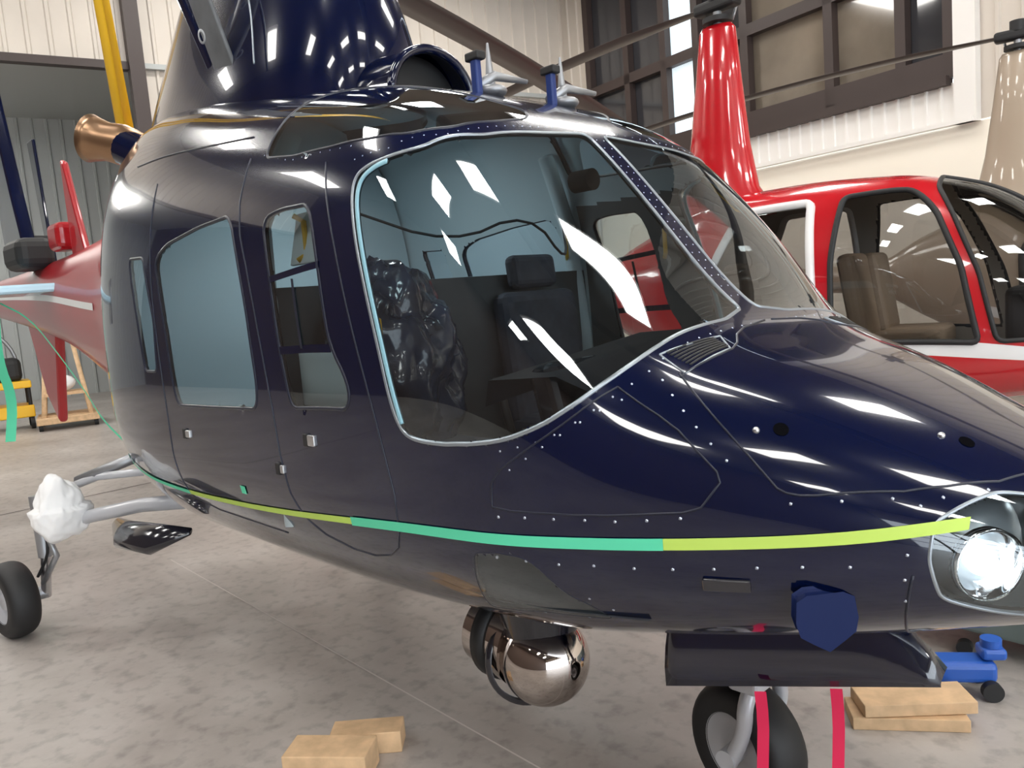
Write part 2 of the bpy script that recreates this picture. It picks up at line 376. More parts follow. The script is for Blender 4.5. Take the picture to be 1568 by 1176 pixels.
for side,sn in ((-1,'right'),(1,'left')):
    ribbon('pilot_window_bar_upper_'+sn,A,[(2.355,.82,1.715),(2.05,.81,1.74)],.020,.002,NAVY,H,side)
    ribbon('pilot_window_bar_lower_'+sn,A,[(2.32,.84,1.495),(2.01,.83,1.50)],.024,.002,NAVY,H,side)
    ribbon('pilot_window_mullion_'+sn,A,[(2.20,.82,1.71),(2.17,.83,1.50)],.014,.003,FRAMED,H,side,vert=False)
# rivets
RV=[];RF=[]
bm=bmesh.new(); bmesh.ops.create_icosphere(bm,subdivisions=1,radius=1); rb=[v.co.copy() for v in bm.verts]; rf=[tuple(v.index for v in f.verts) for f in bm.faces]; bm.free()
def rivet(p,r):
    n=len(RV); RV.extend([p+c*r for c in rb]); RF.extend([tuple(i+n for i in f) for f in rf])
def rivrow(pts,sp,r):
    L=A.line(pts,.01); last=None
    for (a,v) in L:
        p=A.at(a,v,-1,-r*.5)
        if last is None or (p-last).length>=sp:
            last=p; rivet(p,r); rivet(Vector((p.x,-p.y,p.z)),r)
rivrow([(1.92,.76,2.02),(1.80,.74,2.04),(1.69,.62,2.055),(1.68,.5,2.07),(1.69,.25,2.10),(1.715,.02,2.125)],.03,.003)
rivrow([(1.66,.018,2.06),(1.45,.018,1.84),(1.20,.018,1.56)],.03,.0034)
rivrow([(1.105,.1,1.49),(1.10,.25,1.48),(1.10,.45,1.455),(1.10,.56,1.42),(1.12,.64,1.39),(1.16,.70,1.35),(1.22,.755,1.30),(1.30,.79,1.265),(1.42,.81,1.235)],.05,.004)
rivrow([(1.40,None,1.085),(1.2,None,1.095),(.96,None,1.11)],.07,.0052)
rivrow([(1.42,None,.98),(1.15,None,.99),(.9,None,1.0),(.62,None,1.015)],.085,.0052)
rivrow([(.575,.41,1.13),(.59,.44,1.03),(.60,.42,.92)],.05,.005)
rivrow([(.90,.59,1.23),(.99,.58,1.31),(1.07,.56,1.39)],.045,.0046)
rivrow([(1.12,.67,1.375),(1.2,.74,1.31),(1.3,.79,1.24),(1.39,.81,1.18)],.05,.004)
rivrow([(.78,.56,1.145),(.66,.47,1.145),(.52,.36,1.145),(.42,.22,1.145)],.09,.005)
rivrow([(1.17,.66,.87),(1.24,.74,.92)],.06,.005)
rivrow([(2.46,.73,2.12),(2.28,.75,2.075),(2.02,.74,2.065),(1.88,.73,2.055)],.05,.003)
mesh('rivets',RV,RF,RIV,H)
for nm,(a,y,z),sz in [('latch_cabin_door',(3.13,.84,1.17),(.045,.012,.03)),('latch_cockpit_door',(2.17,.84,1.22),(.045,.012,.035)),('latch_lower',(2.37,.84,1.11),(.02,.012,.028))]:
    for side in (-1,1):
        p=A.at(a,A.v(a,y,z),side,.002); box(nm,p,sz,SILV,H,.004)
        box(nm+'_recess',p-Vector((.026,0,0)),(.03,.013,.04),BLK,H,.004)
HB=mat('hole_black',(.004,.004,.005),.9,spec=0)
for (a,y,z) in [(.825,.49,1.283),(.546,.23,1.229)]:
    v=A.v(a,y,z); p=A.at(a,v,-1,0); n=(A.at(a,v,-1,.02)-p).normalized()
    cyl('hood_latch_hole',p-n*.004,p+n*.0015,.016,HB,H); sphere('hood_latch_stud',A.at(a+.04,v+.012,-1,0),.008,SILV,H,seg=12)
p=A.at(.90,A.v(.90,None,.965),-1,.004); box('static_port_plate',p,(.10,.010,.03),BLKG,H,.004,rot=(.25,0,.45))
# nose sensor cover (shield-shaped)
p=A.at(.735,A.v(.735,.51,.955),-1,.004)
sh=[(-.052,.036),(-.056,.0),(-.050,-.022),(-.028,-.036),(0,-.052),(.028,-.036),(.050,-.022),(.056,.0),(.052,.036),(.036,.044),(-.036,.044)]
V=[]; ax=Vector((.62,.78,0)).normalized(); out=Vector((.70,-.60,-.35)).normalized(); dn=Vector((-.1,.1,1)).normalized()
for k in (0,1):
    for (u,w) in sh: V.append(p+ax*u+dn*(w-.03)+out*(.026*k))
n=len(sh); F=[tuple(range(n)),tuple(range(n,2*n))[::-1]]+[(i,(i+1)%n,n+(i+1)%n,n+i) for i in range(n)]
o=mesh('nose_sensor_cover',V,F,BLUE,H,smooth=False); b=o.modifiers.new('b','BEVEL'); b.width=.01; b.segments=3
# landing lamps
LR=mat('lamp_reflector',(.95,.97,1),.08,1); LB=mat('lamp_bulb',(1,1,.97),.2,emit=9)
for side in (-1,1):
    c=A.at(.46,A.v(.46,.33,1.01),side,-.055); dr=Vector((.8,side*.62,-.05)).normalized()
    lathe('landing_lamp_bowl',[(.005,-.05),(.035,-.04),(.06,-.01),(.068,.02),(.074,.024),(.074,.0)],LR,H,c,dr)
    sphere('landing_lamp_bulb',c-dr*.005,.03,LB,H,seg=16)
    c2=A.at(.36,A.v(.36,.24,.99),side,-.06); lathe('landing_lamp_small',[(.005,-.03),(.03,-.02),(.04,.01),(.045,.012)],LR,H,c2,dr)
    sphere('nose_lamp_housing',Vector((-.55,side*.2,1.01)),.15,mat('lamp_housing',(.7,.78,.85),.3,.6),H,(.6,.95,.8))
# roof stub brackets
for (x,y) in [(-2.03,-.17),(-1.98,.14)]:
    a=-x; z=A.at(a,A.v(a,abs(y),3)).z
    box('roof_post',(x,y,z+.05),(.032,.028,.12),BLUEP,H,.008)
    box('roof_post_head',(x,y,z+.115),(.065,.04,.028),BLK,H,.006)
    tube('wiper_arm',[(x-.03,y+.02,z+.02),(x-.02,y+.10,z+.07),(x+.02,y+.22,z+.055)],[.022,.018,.008],GREYM,H)
    cyl('wiper_spindle',(x-.03,y+.09,z+.02),(x-.03,y+.09,z+.18),.020,GREYM,H,r1=.004)
    sphere('wiper_base',(x-.02,y+.07,z+.01),.055,GREYM,H,(1.3,1,.45),seg=20)
# mast fairing
V=[];F=[];NS=40
levels=[(2.40,2.72,4.85,.46),(2.60,2.72,4.72,.43),(2.78,2.75,4.62,.38),(3.0,2.82,4.48,.32),(3.25,2.92,4.25,.27),(3.45,3.05,3.95,.22),(3.5,3.15,3.85,.15)]
for (z,a0,a1,hw) in levels:
    for k in range(NS):
        t=2*math.pi*k/NS; c,s_=math.cos(t),math.sin(t)
        V.append((-(a0+a1)/2+(a1-a0)/2*math.copysign(abs(c)**.8,c),hw*math.copysign(abs(s_)**.8,s_),z))
for i in range(len(levels)-1):
    for k in range(NS): F.append((i*NS+k,i*NS+(k+1)%NS,(i+1)*NS+(k+1)%NS,(i+1)*NS+k))
F.append(tuple((len(levels)-1)*NS+k for k in range(NS)))
o=mesh('mast_fairing',V,F,NAVY,H); ss=o.modifiers.new('s','SUBSURF'); ss.levels=2; ss.render_levels=2
tube('fairing_seam',smoothline([(-3.1,-.40,2.62),(-3.15,-.36,2.85),(-3.3,-.30,3.1),(-3.35,-.25,3.3)],it=2),.004,FRAME,H)
pts=[(-2.50,.03+.20*math.cos(t),2.40+.18*math.sin(t)) for t in [math.pi*k/20 for k in range(21)]]
tube('intake_lip',pts,.018,NAVY,H,seg=12)
V=[]
for k,(x,y,z) in enumerate(pts): V+=[(x,y,z),(x-.6,.03+(y-.03)*.9,z+.08)]
mesh('intake_hood',V,[(2*k,2*k+1,2*k+3,2*k+2) for k in range(20)],NAVY,H)
mesh('intake_screen',[(x-.10,y,z) for x,y,z in pts],[tuple(range(21))],BLK,H,smooth=False)
box('open_cowl_panel',(-3.42,-.43,2.90),(.16,.02,.55),GREYP,H,.008,rot=(.2,-.15,.0))
box('cowl_panel_edge',(-3.57,-.42,2.90),(.05,.03,.60),NAVY,H,.01,rot=(.2,-.25,0))
for k,zz in enumerate((2.80,2.92,3.04)):
    lathe('stencil_ring_%d'%k,[(.020,0),(.030,0),(.030,.003),(.020,.003)],mat('stencil_grey',(.4,.42,.44),.6),H,(-3.42+.15*(2.9-zz),-.444+.2*(zz-2.9),zz),(0,-1,-.2),20)
cyl('rotor_mast',(-3.5,0,3.3),(-3.5,0,3.85),.07,GREYM,H); cyl('rotor_hub',(-3.5,0,3.68),(-3.5,0,3.82),.2,BLK,H)
def blade(name,root,tip,chord,m,parent,droop=.1,th=.035):
    root=Vector(root);tip=Vector(tip); d=tip-root; s_=Vector((-d.y,d.x,0)).normalized(); V=[];F=[];N=12
    prof=[(-.5,0),(-.3,.5),(0,.6),(.5,.05),(.5,-.05),(0,-.5),(-.3,-.5)]
    for i in range(N+1):
        t=i/N; c=root+d*t+Vector((0,0,droop*(t-t*t)*1.0)); ch=chord*(.35 if i==0 else .7 if i==1 else 1)
        for (u,w) in prof: V.append(c+s_*u*ch+Vector((0,0,w*th)))
    n=len(prof)
    for i in range(N):
        for k in range(n): F.append((i*n+k,i*n+(k+1)%n,(i+1)*n+(k+1)%n,(i+1)*n+k))
    F.append(tuple(range(n))); F.append(tuple(N*n+k for k in range(n))[::-1])
    return mesh(name,V,F,m,parent)
blade('main_blade_1',(-3.70,.2,3.43),(-4.85,5.0,2.80),.25,BLADE,H,.35)
blade('main_blade_2',(-3.3,.05,3.75),(1.5,.8,4.3),.33,BLADE,H,.35)
lathe('exhaust_pipe',[(q[0]*.78,q[1]*.60) for q in [(.06,-.3),(.10,-.28),(.14,-.05),(.13,.10),(.15,.22),(.165,.28),(.15,.28),(.12,.2),(.02,.1)]],BRONZE,H,(-4.62,-.44,2.58),(-.75,-.55,.28))
cyl('exhaust_mount',(-4.35,-.30,2.42),(-4.58,-.42,2.56),.10,NAVY,H)
def slab(name,pts,th,m,parent,ax,bevel=.01):
    n=len(pts);ax=Vector(ax)*th/2; V=[Vector(p)-ax for p in pts]+[Vector(p)+ax for p in pts]
    F=[tuple(range(n)),tuple(range(n,2*n))[::-1]]+[(i,n+i,n+(i+1)%n,(i+1)%n) for i in range(n)]
    o=mesh(name,V,F,m,parent,smooth=False)
    if bevel:
        b=o.modifiers.new('b','BEVEL'); b.width=bevel; b.segments=2
    return o
PB=mat('pale_blue_paint',(.45,.7,.85),.25,0,.5)
for s_ in (-1,1):
    slab('stabilizer',[(-7.1,s_*.15,1.95),(-7.5,s_*1.35,1.95),(-8.0,s_*1.35,1.95),(-7.8,s_*.15,1.95)],.07,PB,H,(0,0,1),.02)
    slab('stabilizer_endplate',[(-7.5,s_*1.37,1.7),(-7.6,s_*1.37,2.2),(-8.1,s_*1.37,2.2),(-8.2,s_*1.37,1.7)],.03,NAVY,H,(0,1,0),.01)
slab('tail_fin',[(-8.35,0,2.1),(-8.65,0,2.9),(-9.1,0,4.35),(-9.4,0,4.4),(-9.25,0,3.0),(-9.15,0,2.0)],.12,NAVY,H,(0,1,0),.04)
slab('ventral_fin',[(-7.9,0,1.6),(-8.9,0,1.8),(-8.5,0,1.0),(-8.2,0,.75)],.08,REDT,H,(0,1,0),.03)
slab('dorsal_red_fin',[(-6.65,-.05,2.15),(-6.93,-.05,2.9),(-7.0,-.05,2.93),(-7.0,-.05,2.15)],.05,REDT,H,(0,1,0),.02)
cyl('tail_rotor_hub',(-9.0,0,2.45),(-9.0,.3,2.45),.10,BLK,H)
slab('tail_rotor_blade_up',[(-8.95,.3,2.5),(-9.05,.3,3.5),(-9.25,.3,3.5),(-9.1,.3,2.5)],.03,NAVY,H,(0,1,0),.01)
slab('tail_rotor_blade_down',[(-8.9,.3,2.5),(-8.8,.3,1.5),(-9.0,.3,1.5),(-9.1,.3,2.5)],.03,NAVY,H,(0,1,0),.01)
box('tail_gearbox',(-7.9,-.16,2.27),(.55,.3,.26),BLK,H,.08); box('tail_beacon',(-7.2,-.05,2.35),(.3,.2,.22),REDT,H,.05)
ribbon('tail_stripe',A,[(6.0,.28,1.75),(7.2,.2,1.86),(9.5,.15,1.98)],.05,.004,WHITEP,H,step=.1)
for k in range(6): ribbon('tail_louvre_%d'%k,A,[(5.05,.42,1.18+.06*k),(5.25,.38,1.20+.06*k)],.02,.004,BLK,H,step=.05)
# ---- interior
def plate(name,a,z0,z1,m,inset=.03):
    pts=[A.at(a,k/40,-1,-inset) for k in range(41)]; pts=[p for p in pts if z0<=p.z<=z1]
    V=[(p.x,p.y,p.z) for p in pts]+[(p.x,-p.y,p.z) for p in pts[::-1]]
    return mesh(name,V,[tuple(range(len(V)))],m,H,smooth=False)
plate('rear_bulkhead',3.75,.6,2.6,LINER)
plate('front_bulkhead',1.1,.6,1.28,BLK)
plate('added_partition_dark',2.46,.84,1.72,mat('partition_grey',(.05,.055,.06),.8)); plate('added_partition_pale',2.475,.84,1.72,LINER)  # added partition: dark face dims the windshield view, pale face brightens the cabin window
V=[];fa=[1.1+.1*k for k in range(28)]
for a in fa:
    w=A.at(a,A.v(a,A.P(a)[0],.84),-1,-.03); V+=[(-a,w.y,.84),(-a,-w.y,.84)]
mesh('cabin_floor',V,[(2*i,2*i+1,2*i+3,2*i+2) for i in range(27)],mat('cabin_carpet',(.08,.085,.10),.9),H,smooth=False)
box('instrument_panel',(-1.40,0,1.2),(.10,1.15,.46),BLKG,H,.03,rot=(0,-.25,0))
V=[];gy=[-.66,-.45,-.22,0,.22,.45,.66]
for y in gy: V+=[(-1.22,y*.85,1.40-.10*abs(y)),(-1.34,y*.95,1.47-.10*abs(y)),(-1.55,y,1.46-.10*abs(y)),(-1.57,y,1.39-.10*abs(y))]
mesh('glareshield',V,[(4*i+k,4*i+4+k,4*i+5+k,4*i+1+k) for i in range(6) for k in range(3)],mat('glareshield_cloth',(.02,.022,.028),.8),H)
for k,(y,z) in enumerate([(-.40,1.27),(-.24,1.27),(.24,1.27),(.40,1.27),(-.40,1.12),(-.24,1.12),(.24,1.12),(.40,1.12)]):
    cyl('gauge_%d'%k,(-1.45,y,z),(-1.47,y,z),.055,GREYM,H)
box('centre_console',(-1.75,0,.98),(.6,.2,.32),BLKG,H,.03)
def seat(nm,x,y,m,wrap=False,z0=.84):
    box(nm+'_cushion',(x,y,z0+.22),(.44,.46,.12),m,H,.05)
    box(nm+'_pan',(x,y,z0+.08),(.36,.36,.16),BLK,H,.02)
    box(nm+'_back',(x-.20,y,z0+.50),(.10,.45,.56),m,H,.045,rot=(0,-.10,0))
    box(nm+'_headrest',(x-.235,y,z0+.86),(.07,.26,.14),m,H,.03,rot=(0,-.10,0))
    if wrap:
        bm=bmesh.new(); bmesh.ops.create_icosphere(bm,subdivisions=5,radius=1)
        for v in bm.verts:
            c=v.co.copy(); n_=NZ.noise(c*2.5)*.2+NZ.noise(c*6)*.12+abs(NZ.noise(c*11))*.08; v.co=Vector((c.x*.13,c.y*.26,c.z*.36))*(1+n_)
        fromV(bm,nm+'_plastic_wrap',PLAS,H,True,0,(x-.13,y,z0+.54),(0,-.12,0))
seat('cockpit_seat_right',-2.17,-.40,SEAT,True); seat('cockpit_seat_left',-2.17,.40,SEAT)
for y in (-.38,.38): tube('cyclic_stick',[(-1.85,y,.85),(-1.75,y,1.1),(-1.8,y,1.28),(-1.82,y,1.36)],.014,BLK,H)
box('overhead_panel',(-2.1,0,2.22),(.5,.22,.06),BLKG,H,.02,rot=(0,.15,0))
box('door_pocket_panel',(-2.12,-.785,1.40),(.34,.012,.17),mat('door_pocket_pale',(.75,.85,.88),.6),H,.004)
box('pane_backing_panel',(-2.24,-.72,1.84),(.24,.012,.17),MATS['door_pocket_pale'],H,.004,rot=(-.25,0,0))  # added panel, not a real fitting; makes the upper door pane look pale
cyl('compass',(-1.70,.0,1.96),(-1.78,.0,1.96),.035,BLK,H)
for (x,y,z) in [(-2.50,.74,1.82),(-2.30,-.75,1.84),(-1.93,-.76,1.52),(-1.96,.74,1.78)]:
    tube('yellow_handle',[(x,y,z-.07),(x+.02,y*.97,z-.05),(x+.02,y*.97,z+.05),(x,y,z+.07)],.009,YEL,H)
for side in (-1,1):
    tube('door_pillar_trim',[(-2.44,side*.79,.9),(-2.47,side*.79,1.4),(-2.50,side*.76,1.9),(-2.48,side*.62,2.2)],.035,LINER,H)
tube('headset_cable',smoothline([(-2.4,-.5,1.95),(-2.2,-.2,1.8),(-2.0,0,1.9),(-2.1,.3,1.7),(-2.3,.5,1.9)]),.005,BLK,H)
tube('cabin_hose',smoothline([(-2.55,-.5,1.1),(-2.7,-.5,1.55),(-3.0,-.45,1.65),(-3.3,-.4,1.3),(-3.3,-.4,.9)],it=3),.008,GREYM,H)
l=bpy.data.lights.new('cabin_fill_light','AREA'); l.energy=7; l.size=.3; l.color=(.85,.97,1); lo=bpy.data.objects.new('cabin_fill_light',l); lo.location=(-3.0,0,2.35); link(lo,H)  # unseen fill light added to brighten the cabin behind the windows
# ---- camera turret
T=Vector((-1.82,-.27,.40))
sphere('turret_ball',T,.150,CHROME,H,seg=48)
cyl('turret_mount',(-1.85,-.25,.50),(-1.85,-.25,.66),.13,BLKG,H,r1=.15)
lathe('turret_yoke_ring',[(.140,-.014),(.156,-.012),(.158,0),(.156,.012),(.140,.014)],BLKG,H,T+Vector((-.05,-.02,0)),(.75,-.35,.1))
cyl('turret_yoke_drum',T+Vector((-.27,.0,.05)),T+Vector((-.08,.0,.03)),.13,CHROME,H,r1=.145,seg=40)
lathe('turret_drum_band',[(.132,-.03),(.150,-.025),(.150,.025),(.132,.03)],BLK,H,T+Vector((-.18,.0,.04)),(1,0,0))
# ---- nose gear
N=Vector((-1.24,0,.195))
wheel('nose_wheel',N,.195,.15,H,(.25,1,0))
cyl('nose_oleo',(-1.20,0,.42),(-1.12,0,.80),.04,SILV,H)
for y in (-.10,.10):
    tube('nose_fork',smoothline([N+Vector((0,y*1.05,-.02)),N+Vector((.06,y*1.1,.10)),N+Vector((.06,y,.19)),(-1.18,y*.3,.43)]),.024,LGREY,H)
cyl('nose_axle',N+Vector((0,-.13,0)),N+Vector((0,.13,0)),.03,LGREY,H)
box('nose_fork_crown',(-1.19,0,.43),(.10,.20,.05),LGREY,H,.015)
V=[];F=[]
P0=Vector((-1.37,-.17,0));P1=Vector((-.69,.07,0)); cols=20
for i in range(cols+1):
    t=i/cols; p=P0.lerp(P1,t); top=.66+.09*t; bot=.425+.11*t
    if t>.65: top-= ((t-.65)/.35)**2.2*.18
    for k in range(5):
        s_=k/4; V.append(p+Vector((0,-.05*math.sin(s_*math.pi*.6),top+(bot-top)*s_)))
F=[(i*5+k,i*5+k+1,(i+1)*5+k+1,(i+1)*5+k) for i in range(cols) for k in range(4)]
o=mesh('nose_gear_door',V,F,mat('door_navy',(.003,.005,.022),.15,0,1),H); sm=o.modifiers.new('s','SOLIDIFY'); sm.thickness=.012
for nm,p in (('streamer_1',Vector((-1.10,-.16,.46))),('streamer_2',Vector((-.93,-.06,.48)))):
    V=[]
    for k in range(9):
        z=p.z*(1-k/8)+.006; V+=[(p.x-.013,p.y+.008*math.sin(k),z),(p.x+.013,p.y+.018+.008*math.sin(k),z)]
    mesh(nm,V,[(2*k,2*k+1,2*k+3,2*k+2) for k in range(8)],REDR,H)
# ---- main gear
for s_ in (-1,1):
    c=Vector((-4.90,s_*1.19,.205)); K=Vector((-4.78,s_*1.03,.57))
    wheel('main_wheel',c,.205,.15,H,(.15*s_,1,0))
    cyl('main_axle',c,c+Vector((.03,-s_*.16,.0)),.035,GREYM,H)
    cyl('main_oleo_lower',c+Vector((.03,-s_*.15,-.02)),K-Vector((0,0,.12)),.026,SILV,H)
    cyl('main_oleo_upper',K-Vector((0,0,.15)),K+Vector((-.02,0,.18)),.04,GREYM,H)
    tube('main_trailing_arm',[K,Vector((-4.5,s_*.85,.64)),Vector((-4.25,s_*.68,.69)),Vector((-3.95,s_*.55,.72))],[.03,.036,.038,.038],LGREY,H,seg=12)
    tube('main_side_brace',[K+Vector((0,0,.16)),Vector((-4.6,s_*.78,.82)),Vector((-4.2,s_*.6,.86))],.022,LGREY,H)
    tube('main_actuator',[Vector((-4.70,s_*.85,.80)),Vector((-4.40,s_*.62,.92))],.03,GREYM,H)
    tube('main_torque_link',[K+Vector((.05,0,.0)),K+Vector((.12,-s_*.02,-.13)),c+Vector((.06,-s_*.14,.06))],.016,GREYM,H)
    tube('gear_well_door',[Vector((-4.45,s_*.76,.585)),Vector((-4.2,s_*.80,.575)),Vector((-3.9,s_*.76,.59)),Vector((-3.72,s_*.66,.63))],[.03,.075,.08,.02],BLKG,H,seg=16,flat=.55)
    tube('brake_hose',smoothline([K+Vector((0,0,.1)),K+Vector((.1,0,-.1)),c+Vector((.05,-s_*.12,.1))]),.008,BLK,H)
bm=bmesh.new(); bmesh.ops.create_icosphere(bm,subdivisions=5,radius=1)
for v in bm.verts:
    c=v.co.copy(); n_=NZ.noise(c*1.5)*.22+NZ.noise(c*4)*.07; k=1.15 if c.z<0 else .9
    v.co=Vector((c.x*.11*k,c.y*.12*k,c.z*.17))*(1+n_)
fromV(bm,'cloth_rag',RAG,H,True,0,(-4.60,-.98,.70))
# ================================================================ SMALL HELICOPTERS
def small_heli(name,loc,rot,body,trim,seatm,bladeangs,rearframe,scale=1):
    E=empty(name,loc,rot); E.scale=(scale,)*3
    B=Body([(0,.02,.93,.97,.95,2,2),(.06,.18,.80,1.12,.95,2,2),(.2,.36,.70,1.38,.95,2,2),(.5,.54,.60,1.80,.95,2.2,2.2),(.9,.62,.56,2.05,.97,2.5,2.4),(1.4,.65,.55,2.17,1.0,2.9,2.5),(2.0,.65,.55,2.20,1.0,3.0,2.5),(2.6,.63,.57,2.18,1.0,2.9,2.5),(3.1,.50,.75,2.05,1.2,2.4,2.3),(3.6,.28,1.02,1.86,1.4,2.1,2.1),(4.1,.13,1.28,1.62,1.45,2,2),(9.0,.06,1.5,1.62,1.56,2,2)])
    MX=-2.72; OX=-MX
    sub=bpy.data.objects.new('airframe',None); sub.parent=E; sub.location=(OX,0,0); bpy.context.collection.objects.link(sub)
    def cv(p): return rnd([(q[0],B.v(*q)) for q in p],2,.1)
    w1=cv([(.24,.03,1.42),(.12,.24,1.18),(.16,.32,1.04),(.40,.49,1.0),(.72,.6,1.0),(.82,.58,1.45),(.98,.48,1.85),(1.08,.35,2.04),(1.1,.03,2.09),(.7,.03,1.92)])
    w2=cv([(.82,.6,1.0),(.92,.58,1.50),(1.08,.5,1.90),(1.22,.42,2.05),(1.66,.5,2.07),(1.72,.63,1.6),(1.72,.65,1.0)])
    w3=cv([(1.84,.64,1.08),(1.86,.6,1.6),(1.88,.5,2.04),(2.40,.5,2.03),(2.62,.58,1.6),(2.6,.62,1.12)])
    xs=[];a=0
    while a<9: xs.append(a); a+=.01 if a<.1 else .02 if a<2.8 else .1 if a<4.2 else .4
    xs.append(9)
    B.build('cabin_shell',xs,110,[('bubble_glass',w1,TINT),('front_door_glass',w2,TINT),('rear_door_glass',w3,TINT)],lambda a,v:(1 if (v>.60 and v<.65 and .15<a<2.9) else 0),[body,trim],sub,[mat('grey_liner',(.45,.42,.38),.8)],2.6)
    for nm,w,m,r in (('bubble_frame',w1,BLK,.016),('front_door_frame',w2,BLK,.02),('rear_door_frame',w3,rearframe,.032)):
        for s_ in (-1,1): tube(nm,[B.at(p[0],p[1],s_,.003) for p in dense(w,.05)],r,m,sub,True)
    for y in (-.3,.3):
        for x in (-1.35,-2.2):
            box('seat_cushion',(x,y,.98),(.45,.45,.16),seatm,sub,.05); box('seat_back',(x-.27,y,1.33),(.13,.42,.62),seatm,sub,.05,rot=(0,-.15,0))
    box('cabin_deck',(-1.6,0,.83),(1.8,1.0,.12),BLK,sub,.02); box('panel_pod',(-.62,0,1.1),(.22,.35,.45),BLK,sub,.05)
    V=[];F=[];lv=[(2.02,.48,.22),(2.25,.33,.16),(2.6,.26,.13),(3.1,.20,.105),(3.52,.155,.085),(3.56,.13,.07)]
    for (z,lx,wy) in lv:
        for k in range(24):
            t=2*math.pi*k/24; V.append((MX-.05+lx*math.cos(t)+(z-2.05)*.03,wy*math.sin(t),z))
    for i in range(len(lv)-1):
        for k in range(24): F.append((i*24+k,i*24+(k+1)%24,(i+1)*24+(k+1)%24,(i+1)*24+k))
    F.append(tuple((len(lv)-1)*24+k for k in range(24))); mesh('mast_fairing',V,F,body,sub)
    hz=3.72
    cyl('mast',(MX,0,3.5),(MX,0,hz+.08),.035,GREYM,sub); cyl('swashplate',(MX,0,3.58),(MX,0,3.62),.12,BLK,sub)
    box('rotor_hub',(MX,0,hz),(.4,.13,.1),BLK,sub,.03,rot=(0,0,math.radians(bladeangs[0])))
    cyl('hub_cap',(MX,0,hz+.03),(MX,0,hz+.13),.07,BLK,sub)
    for s_ in (-1,1): tube('pitch_link',[(MX+.1*s_,.06,3.6),(MX+.13*s_,.08,3.7)],.012,GREYM,sub)
    for k,ang in enumerate(bladeangs):
        t=math.radians(ang); d=Vector((math.cos(t),math.sin(t),0)); o_=Vector((MX,0,hz))
        blade('blade_%d'%k,o_+d*.15,o_+d*4.6-Vector((0,0,.25)),.24,BLADE,sub,.35,.03)
    slab('tail_fin_up',[(-8.6,0,1.6),(-9.1,0,2.2),(-9.35,0,2.2),(-9.1,0,1.5)],.04,body,sub,(0,1,0),.01)
    slab('tail_fin_down',[(-8.7,0,1.5),(-9.1,0,.95),(-9.3,0,.95),(-9.1,0,1.5)],.04,body,sub,(0,1,0),.01)
    slab('tail_rotor',[(-8.95,.15,.85),(-8.88,.15,2.2),(-8.98,.15,2.2),(-9.05,.15,.85)],.02,WHITEP,sub,(0,1,0),.005)
    for s_ in (-1,1):
        tube('skid',smoothline([(-.1,s_*1.0,.22),(-.35,s_*1.0,.05),(-.8,s_*1.0,.04),(-3.2,s_*1.0,.04)]),.04,body,sub)
        for x in (-.95,-2.5): tube('skid_strut',smoothline([(x,s_*.35,.60),(x,s_*.7,.50),(x,s_*.97,.06)]),.035,body,sub)
    return E
small_heli('helicopter',(-3.74,4.22,0),math.radians(8),REDP,WHITEP,TANL,[168,348],WHITEP,1.04)
small_heli('helicopter',(-2.3,7.3,0),math.radians(6),TANP,WHITEP,TANL,[184,4],BLK)
# ================================================================ PROPS
E=empty('wood_block',(-2.44,-.74,0),math.radians(38))
box('timber_lower',(0,-.03,.05),(.30,.14,.10),WOOD,E,.004); box('timber_upper',(.08,.13,.04),(.26,.11,.08),WOOD,E,.004,rot=(0,0,.15))
E=empty('wood_boards',(-1.05,.74,0),math.radians(35))
for k in range(2): box('board_%d'%k,(.03*k,0.02*k,.022+.046*k),(.38,.15,.044),WOOD,E,.003,rot=(0,0,.12*k))
E=empty('floor_jack',(-1.00,1.04,0),math.radians(35)); E.scale=(.72,)*3
box('jack_body',(0,0,.13),(.42,.16,.11),BLUEJ,E,.03); box('jack_head',(.2,0,.22),(.12,.12,.06),BLUEJ,E,.02)
cyl('jack_saddle',(.2,0,.25),(.2,0,.29),.05,BLUEJ,E)
for x in (-.17,.17):
    for y in (-.1,.1): cyl('jack_wheel',(x,y-.02,.05),(x,y+.02,.05),.05,BLK,E)
tube('jack_handle',[(-.2,0,.18),(-.5,.1,.35)],.015,BLUEJ,E)
E=empty('towing_sled',(-.70,1.66,0),math.radians(12))
V=[];L=[(-.75,.05,.26),(-.6,.22,.08),(0,.30,.03),(.6,.30,.03),(1.0,.26,.05)]
for (x,w,zb) in L: V+=[(x,-w,.42),(x,-w*.85,zb+.04),(x,0,zb),(x,w*.85,zb+.04),(x,w,.42)]
F=[(5*i+k,5*i+k+1,5*i+6+k,5*i+5+k) for i in range(4) for k in range(4)]+[(5*i,5*i+5,5*i+9,5*i+4) for i in range(4)]+[(0,4,3,2,1),(20,21,22,23,24)]
o=mesh('sled_hull',V,F,mat('grey_green_hull',(.20,.25,.24),.5),E); b=o.modifiers.new('b','BEVEL'); b.width=.02; b.segments=2
for x in (-.4,.8):
    for y in (-.2,.2): cyl('sled_wheel',(x,y-.02,.03),(x,y+.02,.03),.03,BLK,E)
cyl('sled_post',(-.15,-.32,.10),(-.15,-.32,.34),.018,WHITEP,E)
E=empty('wooden_dolly',(-14.9,1.75,0),math.radians(-15))
for y in (-.35,.35):
    tube('dolly_leg',[(-.1,y,.12),(-.3,y*.6,1.35)],.05,WOOD,E,seg=4); tube('dolly_leg_front',[(.4,y,.12),(-.3,y*.6,1.35)],.05,WOOD,E,seg=4)
box('dolly_base',(.1,0,.15),(1.0,.9,.10),WOOD,E,.01); box('dolly_shelf',(0,0,.55),(.5,.6,.05),WOOD,E)
for x in (-.3,.5):
    for y in (-.4,.4): cyl('dolly_caster',(x,y-.03,.06),(x,y+.03,.06),.06,BLK,E)
